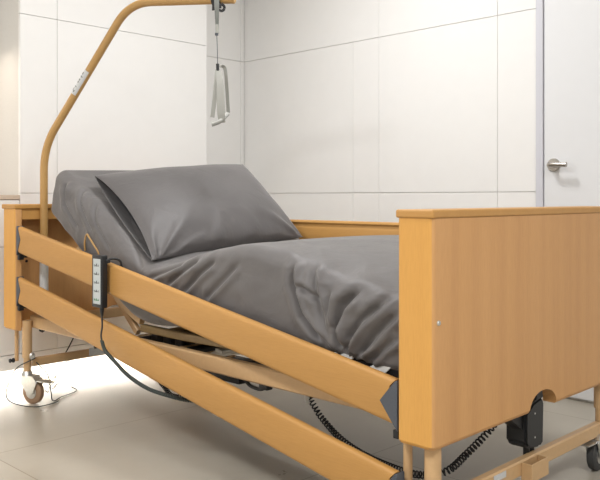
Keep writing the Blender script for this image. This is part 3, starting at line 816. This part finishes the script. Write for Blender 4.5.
# sticker on the slanting part
a = AP(0.085, 1.180); b = AP(0.40, 1.565)
pd = (AP(0.475, 1.655)-AP(0, 1.075)).normalized()
p0 = AP(0, 1.075)+pd*((1.292-1.075)/pd.z); L = (1.385-1.292)/pd.z
side = Vector((0.10, -1.0, 0.35)); side = (side-pd*side.dot(pd)).normalized(); oth = pd.cross(side)
def patch(bm, s0, s1, a0, a1, R, n=8):
    r0 = []; r1 = []
    for k in range(n+1):
        an = a0+(a1-a0)*k/n; v = side*math.cos(an)+oth*math.sin(an)
        r0.append([bm.verts.new(p0+pd*s+v*rr) for s in (s0, s1) for rr in (R, R-0.0012)])
    for A, Bq in zip(r0, r0[1:]):
        bm.faces.new((A[0], A[2], Bq[2], Bq[0])); bm.faces.new((A[1], A[3], Bq[3], Bq[1]))
        bm.faces.new((A[0], A[1], Bq[1], Bq[0])); bm.faces.new((A[2], A[3], Bq[3], Bq[2]))
    for A in (r0[0], r0[-1]): bm.faces.new((A[0], A[1], A[3], A[2]))
bm = B(); patch(bm, 0, L, -1.25, 1.25, 0.0174, 14); st = obj('sticker', bm, LABELM, pole, 40, 'silver sticker with faint print')
bm = B()
for (s0, s1, a0, a1) in ((0.014, 0.026, -0.5, -0.1), (0.010, 0.018, 0.1, 0.5), (0.032, 0.036, -0.5, 0.4), (0.052, 0.060, -0.3, 0.2), (0.064, 0.070, -0.6, 0.3), (0.080, 0.085, -0.5, 0.5), (0.092, 0.102, -0.4, 0.1)):
    patch(bm, s0, s1, a0, a1, 0.0180, 4)
obj('print', bm, WEBD, st)

# ------------------------------------------------------------------ grab handle hanging from the pole
rv = Vector((0.712, 0.702, 0)); fv = Vector((-0.702, 0.712, 0))
H0 = AP(0.925, 0)
def HP(px, z, dep=0.0): return H0+rv*((px-217.5)/257.0)+fv*dep+Vector((0, 0, z))
gh = empty('grab_handle', HP(217.5, 1.13), 'grey webbing grab handle hanging on a cord from the lifting pole', 'handle')
zc_ = 1.632
bm = B(); prof = [(0.0178, -0.0175), (0.024, -0.0175), (0.024, 0.0175), (0.0178, 0.0175)]
base = AP(0.925, zc_)-ad*0
rg = []
for k in range(24):
    an = 2*PI*k/24; sv = Vector((-ad.y, ad.x, 0)); v = sv*math.cos(an)+Vector((0, 0, 1))*math.sin(an)
    rg.append([bm.verts.new(base+v*r_+ad*h_) for r_, h_ in prof])
for k in range(24):
    A, Bq = rg[k], rg[(k+1) % 24]
    for j in range(4): bm.faces.new((A[j], A[(j+1) % 4], Bq[(j+1) % 4], Bq[j]))
cl_ = obj('clamp', bm, BLACK, gh, 35, 'black clamp round the pole')
bm = B()
bar(bm, [HP(214.2, 1.625, -0.024), HP(214.0, 1.587, -0.024)], 0.006, 0.012)
bar(bm, catmull([HP(222.0, 1.612, -0.024), HP(224.6, 1.603, -0.024), HP(224.8, 1.592, -0.024), HP(222.5, 1.585, -0.024), HP(219.5, 1.588, -0.024)], 5), 0.007, 0.010)
bar(bm, [HP(213.5, 1.603, -0.024), HP(222, 1.603, -0.024)], 0.010, 0.016)
obj('clamp_hook', bm, BLACK, cl_)
bm = B(); ribbon(bm, [HP(217.5, 1.650, -0.028), HP(217.5, 1.60, -0.031), HP(217.7, 1.56, -0.028), HP(217.7, 1.530, -0.024)], lambda t: 0.021-0.008*t, rv, 0.004); obj('strap', bm, WEBD, gh, label='short grey webbing strap')
bm = B(); box_c = HP(217.8, 1.512, -0.024); ribbon(bm, [box_c+Vector((0, 0, 0.02)), box_c-Vector((0, 0, 0.015))], 0.013, rv, 0.008); obj('cord_adjuster', bm, WEB, gh)
bm = B(); ribbon(bm, [HP(217.3, 1.498, -0.026), HP(217.3, 1.489, -0.026)], 0.012, rv, 0.010); obj('adjuster_clip', bm, SLATE, gh)
bm = B(); tube(bm, [HP(217.4, 1.492, -0.025), HP(217.9, 1.43, -0.02), HP(218.1, 1.374, -0.02)], 0.0014, 8); obj('cord', bm, SLATE, gh)
bm = B(); ribbon(bm, [HP(218.0, 1.380, -0.02), HP(218.2, 1.352, -0.02)], 0.011, rv, 0.010); obj('cord_lock', bm, BLACK, gh)
# webbing triangle
bm = B(); sd = rv*0.9+fv*0.5
ribbon(bm, catmull([HP(219.5, 1.372, -0.015), HP(222.0, 1.374, -0.01), HP(225.0, 1.362, 0.0), HP(226.2, 1.31, 0.01), HP(227.0, 1.25, 0.02), HP(227.6, 1.195, 0.03)], 5), 0.013, rv+fv*0.3, 0.003)
ribbon(bm, catmull([HP(218.0, 1.355, -0.022), HP(216.6, 1.30, -0.03), HP(214.8, 1.22, -0.035), HP(213.3, 1.170, -0.035)], 5), 0.016, rv+fv*0.4, 0.003)
ribbon(bm, catmull([HP(219.0, 1.352, -0.024), HP(220.8, 1.30, -0.035), HP(221.6, 1.24, -0.04), HP(222.3, 1.18, -0.04), HP(223.0, 1.150, -0.03)], 5), lambda t: 0.018+0.010*math.sin(PI*t)+0.006*t, rv, 0.003)
obj('webbing_loop', bm, WEB, gh, label='pale webbing loop')
bm = B(); tube(bm, catmull([HP(212.8, 1.142, -0.04), HP(217.5, 1.148, -0.04), HP(222, 1.158, -0.036), HP(226.8, 1.188, 0.02)], 5), 0.0085, 12); obj('grip', bm, WEB, gh, 40)

# ------------------------------------------------------------------ hand control hung on the upper rail
hc = empty('hand_control', (0.814, -0.02, 0.474), 'dark hand control with pale keypad hung over the upper near rail', 'remote control')
xa, xb, yf, yk = 0.777, 0.838, -0.030, -0.006
bm = B(); box(bm, xa-0.005, xb, yf, yk, 0.474, 0.658, 0.004, 3); hs = obj('housing', bm, BLACK, hc, 35)
bm = B(); box(bm, xa+0.006, xb-0.008, yf-0.0012, yf+0.001, 0.487, 0.645, 0.0005, 1); kp = obj('keypad', bm, KEYPAD, hs)
zk = [0.622, 0.592, 0.562, 0.532, 0.502]
xm = (xa+xb)/2-0.0025
for i, z in enumerate(zk):
    for sx in (-1, 1):
        bm = B(); x = xm+sx*0.0125
        pl = [(x-0.004, z-0.003), (x+0.004, z-0.003), (x, z+0.005)] if sx > 0 else [(x-0.004, z+0.003), (x, z-0.005), (x+0.004, z+0.003)]
        prism(bm, pl, 'y', yf-0.0022, yf-0.0012)
        obj('key', bm, GREEN if i == 4 else (WEBD), kp)
    bm = B()      # little lying-figure pictogram
    box(bm, xm-0.007, xm+0.006, yf-0.0020, yf-0.0012, z-0.0030, z-0.0002)
    if i in (0, 1, 2): prism(bm, [(xm-0.006, z+0.0003), (xm+0.003, z+0.0003), (xm+0.004, z+0.008), (xm-0.001, z+0.003)], 'y', yf-0.0020, yf-0.0012)
    else: prism(bm, [(xm-0.004, z+0.0003), (xm+0.004, z+0.0003), (xm+0.0, z+0.006)], 'y', yf-0.0020, yf-0.0012)
    obj('pictogram', bm, GREEN if i == 4 else ICON, kp)
bm = B(); tube(bm, catmull([(0.838, -0.012, 0.638), (0.846, 0.000, 0.645), (0.852, 0.016, 0.645), (0.856, 0.034, 0.634), (0.857, 0.040, 0.600)], 6), 0.0042, 10); ribbon(bm, [(0.834, -0.010, 0.634), (0.846, -0.004, 0.638)], 0.012, (0, 0, 1), 0.006)
obj('hook', bm, BLACK, hc, 40)
bm = B(); lathe(bm, (0.820, -0.018, 0.4765), (0, 0, -1), [(0.008, 0), (0.007, 0.012), (0.0045, 0.030), (0.003, 0.034)], 14); obj('cable_gland', bm, BLACK, hc, 40)
cp = catmull([(0.820, -0.018, 0.444), (0.828, -0.022, 0.410), (0.834, -0.030, 0.382), (0.842, -0.032, 0.362)], 8)
bm = B(); tube(bm, cp, 0.0032, 10); obj('thin_lead', bm, BLACK, hc, 40)
# tightly coiled part of the lead
def coil(path, R, wire, pitch, nseg=10):
    pts = [Vector(p) for p in path]; T, U = frames(pts)
    # arc length
    s = [0]
    for a, b in zip(pts, pts[1:]): s.append(s[-1]+(b-a).length)
    total = s[-1]; turns = total/pitch; out = []; N_ = int(turns*nseg)
    j = 0
    for i in range(N_+1):
        d = total*i/N_
        while j < len(s)-2 and s[j+1] < d: j += 1
        t = (d-s[j])/max(1e-9, s[j+1]-s[j]); p = pts[j].lerp(pts[j+1], t); u = U[j].lerp(U[j+1], t).normalized(); tt = T[j].lerp(T[j+1], t).normalized()
        v = tt.cross(u); an = 2*PI*i/nseg
        out.append(p+(u*math.cos(an)+v*math.sin(an))*R)
    bm = B(); tube(bm, out, wire, 6); return bm
cp = catmull([(0.842, -0.032, 0.364), (0.866, -0.034, 0.334), (0.923, -0.034, 0.306), (0.999, -0.026, 0.266), (1.085, -0.006, 0.234), (1.165, 0.030, 0.216), (1.205, 0.065, 0.205), (1.218, 0.100, 0.200)], 10)
obj('coiled_lead', coil(cp, 0.0045, 0.0027, 0.0052, 8), CABLE, hc, 60, 'dark green tightly coiled cable')
# another bit of coil dangling behind
cp = catmull([(0.690, 0.3, 0.200), (0.703, 0.3, 0.157), (0.749, 0.3, 0.126), (0.794, 0.3, 0.105), (0.84, 0.32, 0.11), (0.90, 0.38, 0.150), (0.93, 0.43, 0.165)], 8)
tag(obj('motor_lead', coil(cp, 0.0075, 0.0023, 0.0095, 10), BLACK, None, 60), 'short black spiral lead sagging beneath the middle of the bed, behind the thick green one', 'cable')
# long spiral mains lead to the foot drive
cp = catmull([(1.470, 0.35, 0.270), (1.476, 0.35, 0.213), (1.502, 0.35, 0.180), (1.529, 0.35, 0.155), (1.624, 0.33, 0.116), (1.749, 0.30, 0.099), (1.923, 0.25, 0.108), (2.015, 0.24, 0.122), (2.060, 0.27, 0.138), (2.062, 0.35, 0.160), (2.075, 0.43, 0.200), (2.095, 0.45, 0.235)], 10)
tag(obj('spiral_power_lead', coil(cp, 0.0085, 0.0026, 0.0125, 10), BLACK, None, 60), 'long black spiral power lead hanging under the foot end and looping up to the drive', 'cable')
bm = B(); lathe(bm, (1.474, 0.34, 0.196), (-0.1, 0, 1), [(0.006, 0), (0.008, 0.006), (0.008, 0.034), (0.005, 0.038)], 12); obj('white_plug', bm, WHITEP, bed, 40)

# thin cords lying round the head castor
cp = catmull([(0.160, 0.066, 0.190), (0.110, 0.010, 0.150), (0.040, 0.010, 0.080), (0.030, 0.000, 0.035), (0.060, 0.000, 0.006), (0.160, 0.005, 0.004), (0.225, 0.045, 0.004), (0.215, 0.130, 0.004), (0.180, 0.165, 0.004)], 8)
bm = B(); tube(bm, cp, 0.0022, 8)
tag(obj('earthing_cord', bm, CABLE, None, 60), 'thin dark cord hanging from the head leg and looping round its castor', 'cable')
cp = catmull([(0.150, 0.075, 0.170), (0.190, 0.105, 0.120), (0.200, 0.115, 0.050), (0.190, 0.130, 0.006), (0.150, 0.190, 0.004), (0.100, 0.290, 0.004), (0.020, 0.310, 0.004)], 8)
bm = B(); tube(bm, cp, 0.0022, 8)
tag(obj('charger_cord', bm, CABLE, None, 60), 'thin cord passing in front of the head castor wheel and out across the floor', 'cable')
cp = catmull([(-0.020, 0.200, 0.004), (0.030, 0.190, 0.004), (0.000, 0.215, 0.018), (0.010, 0.235, 0.045), (-0.010, 0.250, 0.080), (-0.03, 0.28, 0.10), (-0.05, 0.36, 0.115), (-0.07, 0.45, 0.13)], 8)
bm = B(); tube(bm, cp, 0.0018, 8)
for q in range(8):
    c0 = Vector((0.005+0.014*math.cos(q), 0.215+0.014*math.sin(q*1.7), 0.010+0.009*q))
    tube(bm, catmull([c0, c0+Vector((0.012, 0.012, 0.012)), c0+Vector((-0.006, 0.024, 0.006))], 4), 0.0018, 6)
tag(obj('tangled_cord', bm, WEBD, None, 60), 'tangle of thin grey cord on the bright floor behind the head castor', 'cable')
cp = catmull([(0.030, 0.365, 0.36), (0.045, 0.33, 0.28), (0.08, 0.27, 0.21), (0.10, 0.235, 0.178)], 6)
bm = B(); tube(bm, cp, 0.0028, 8); obj('head_cable', bm, BLACK, bed, 60)
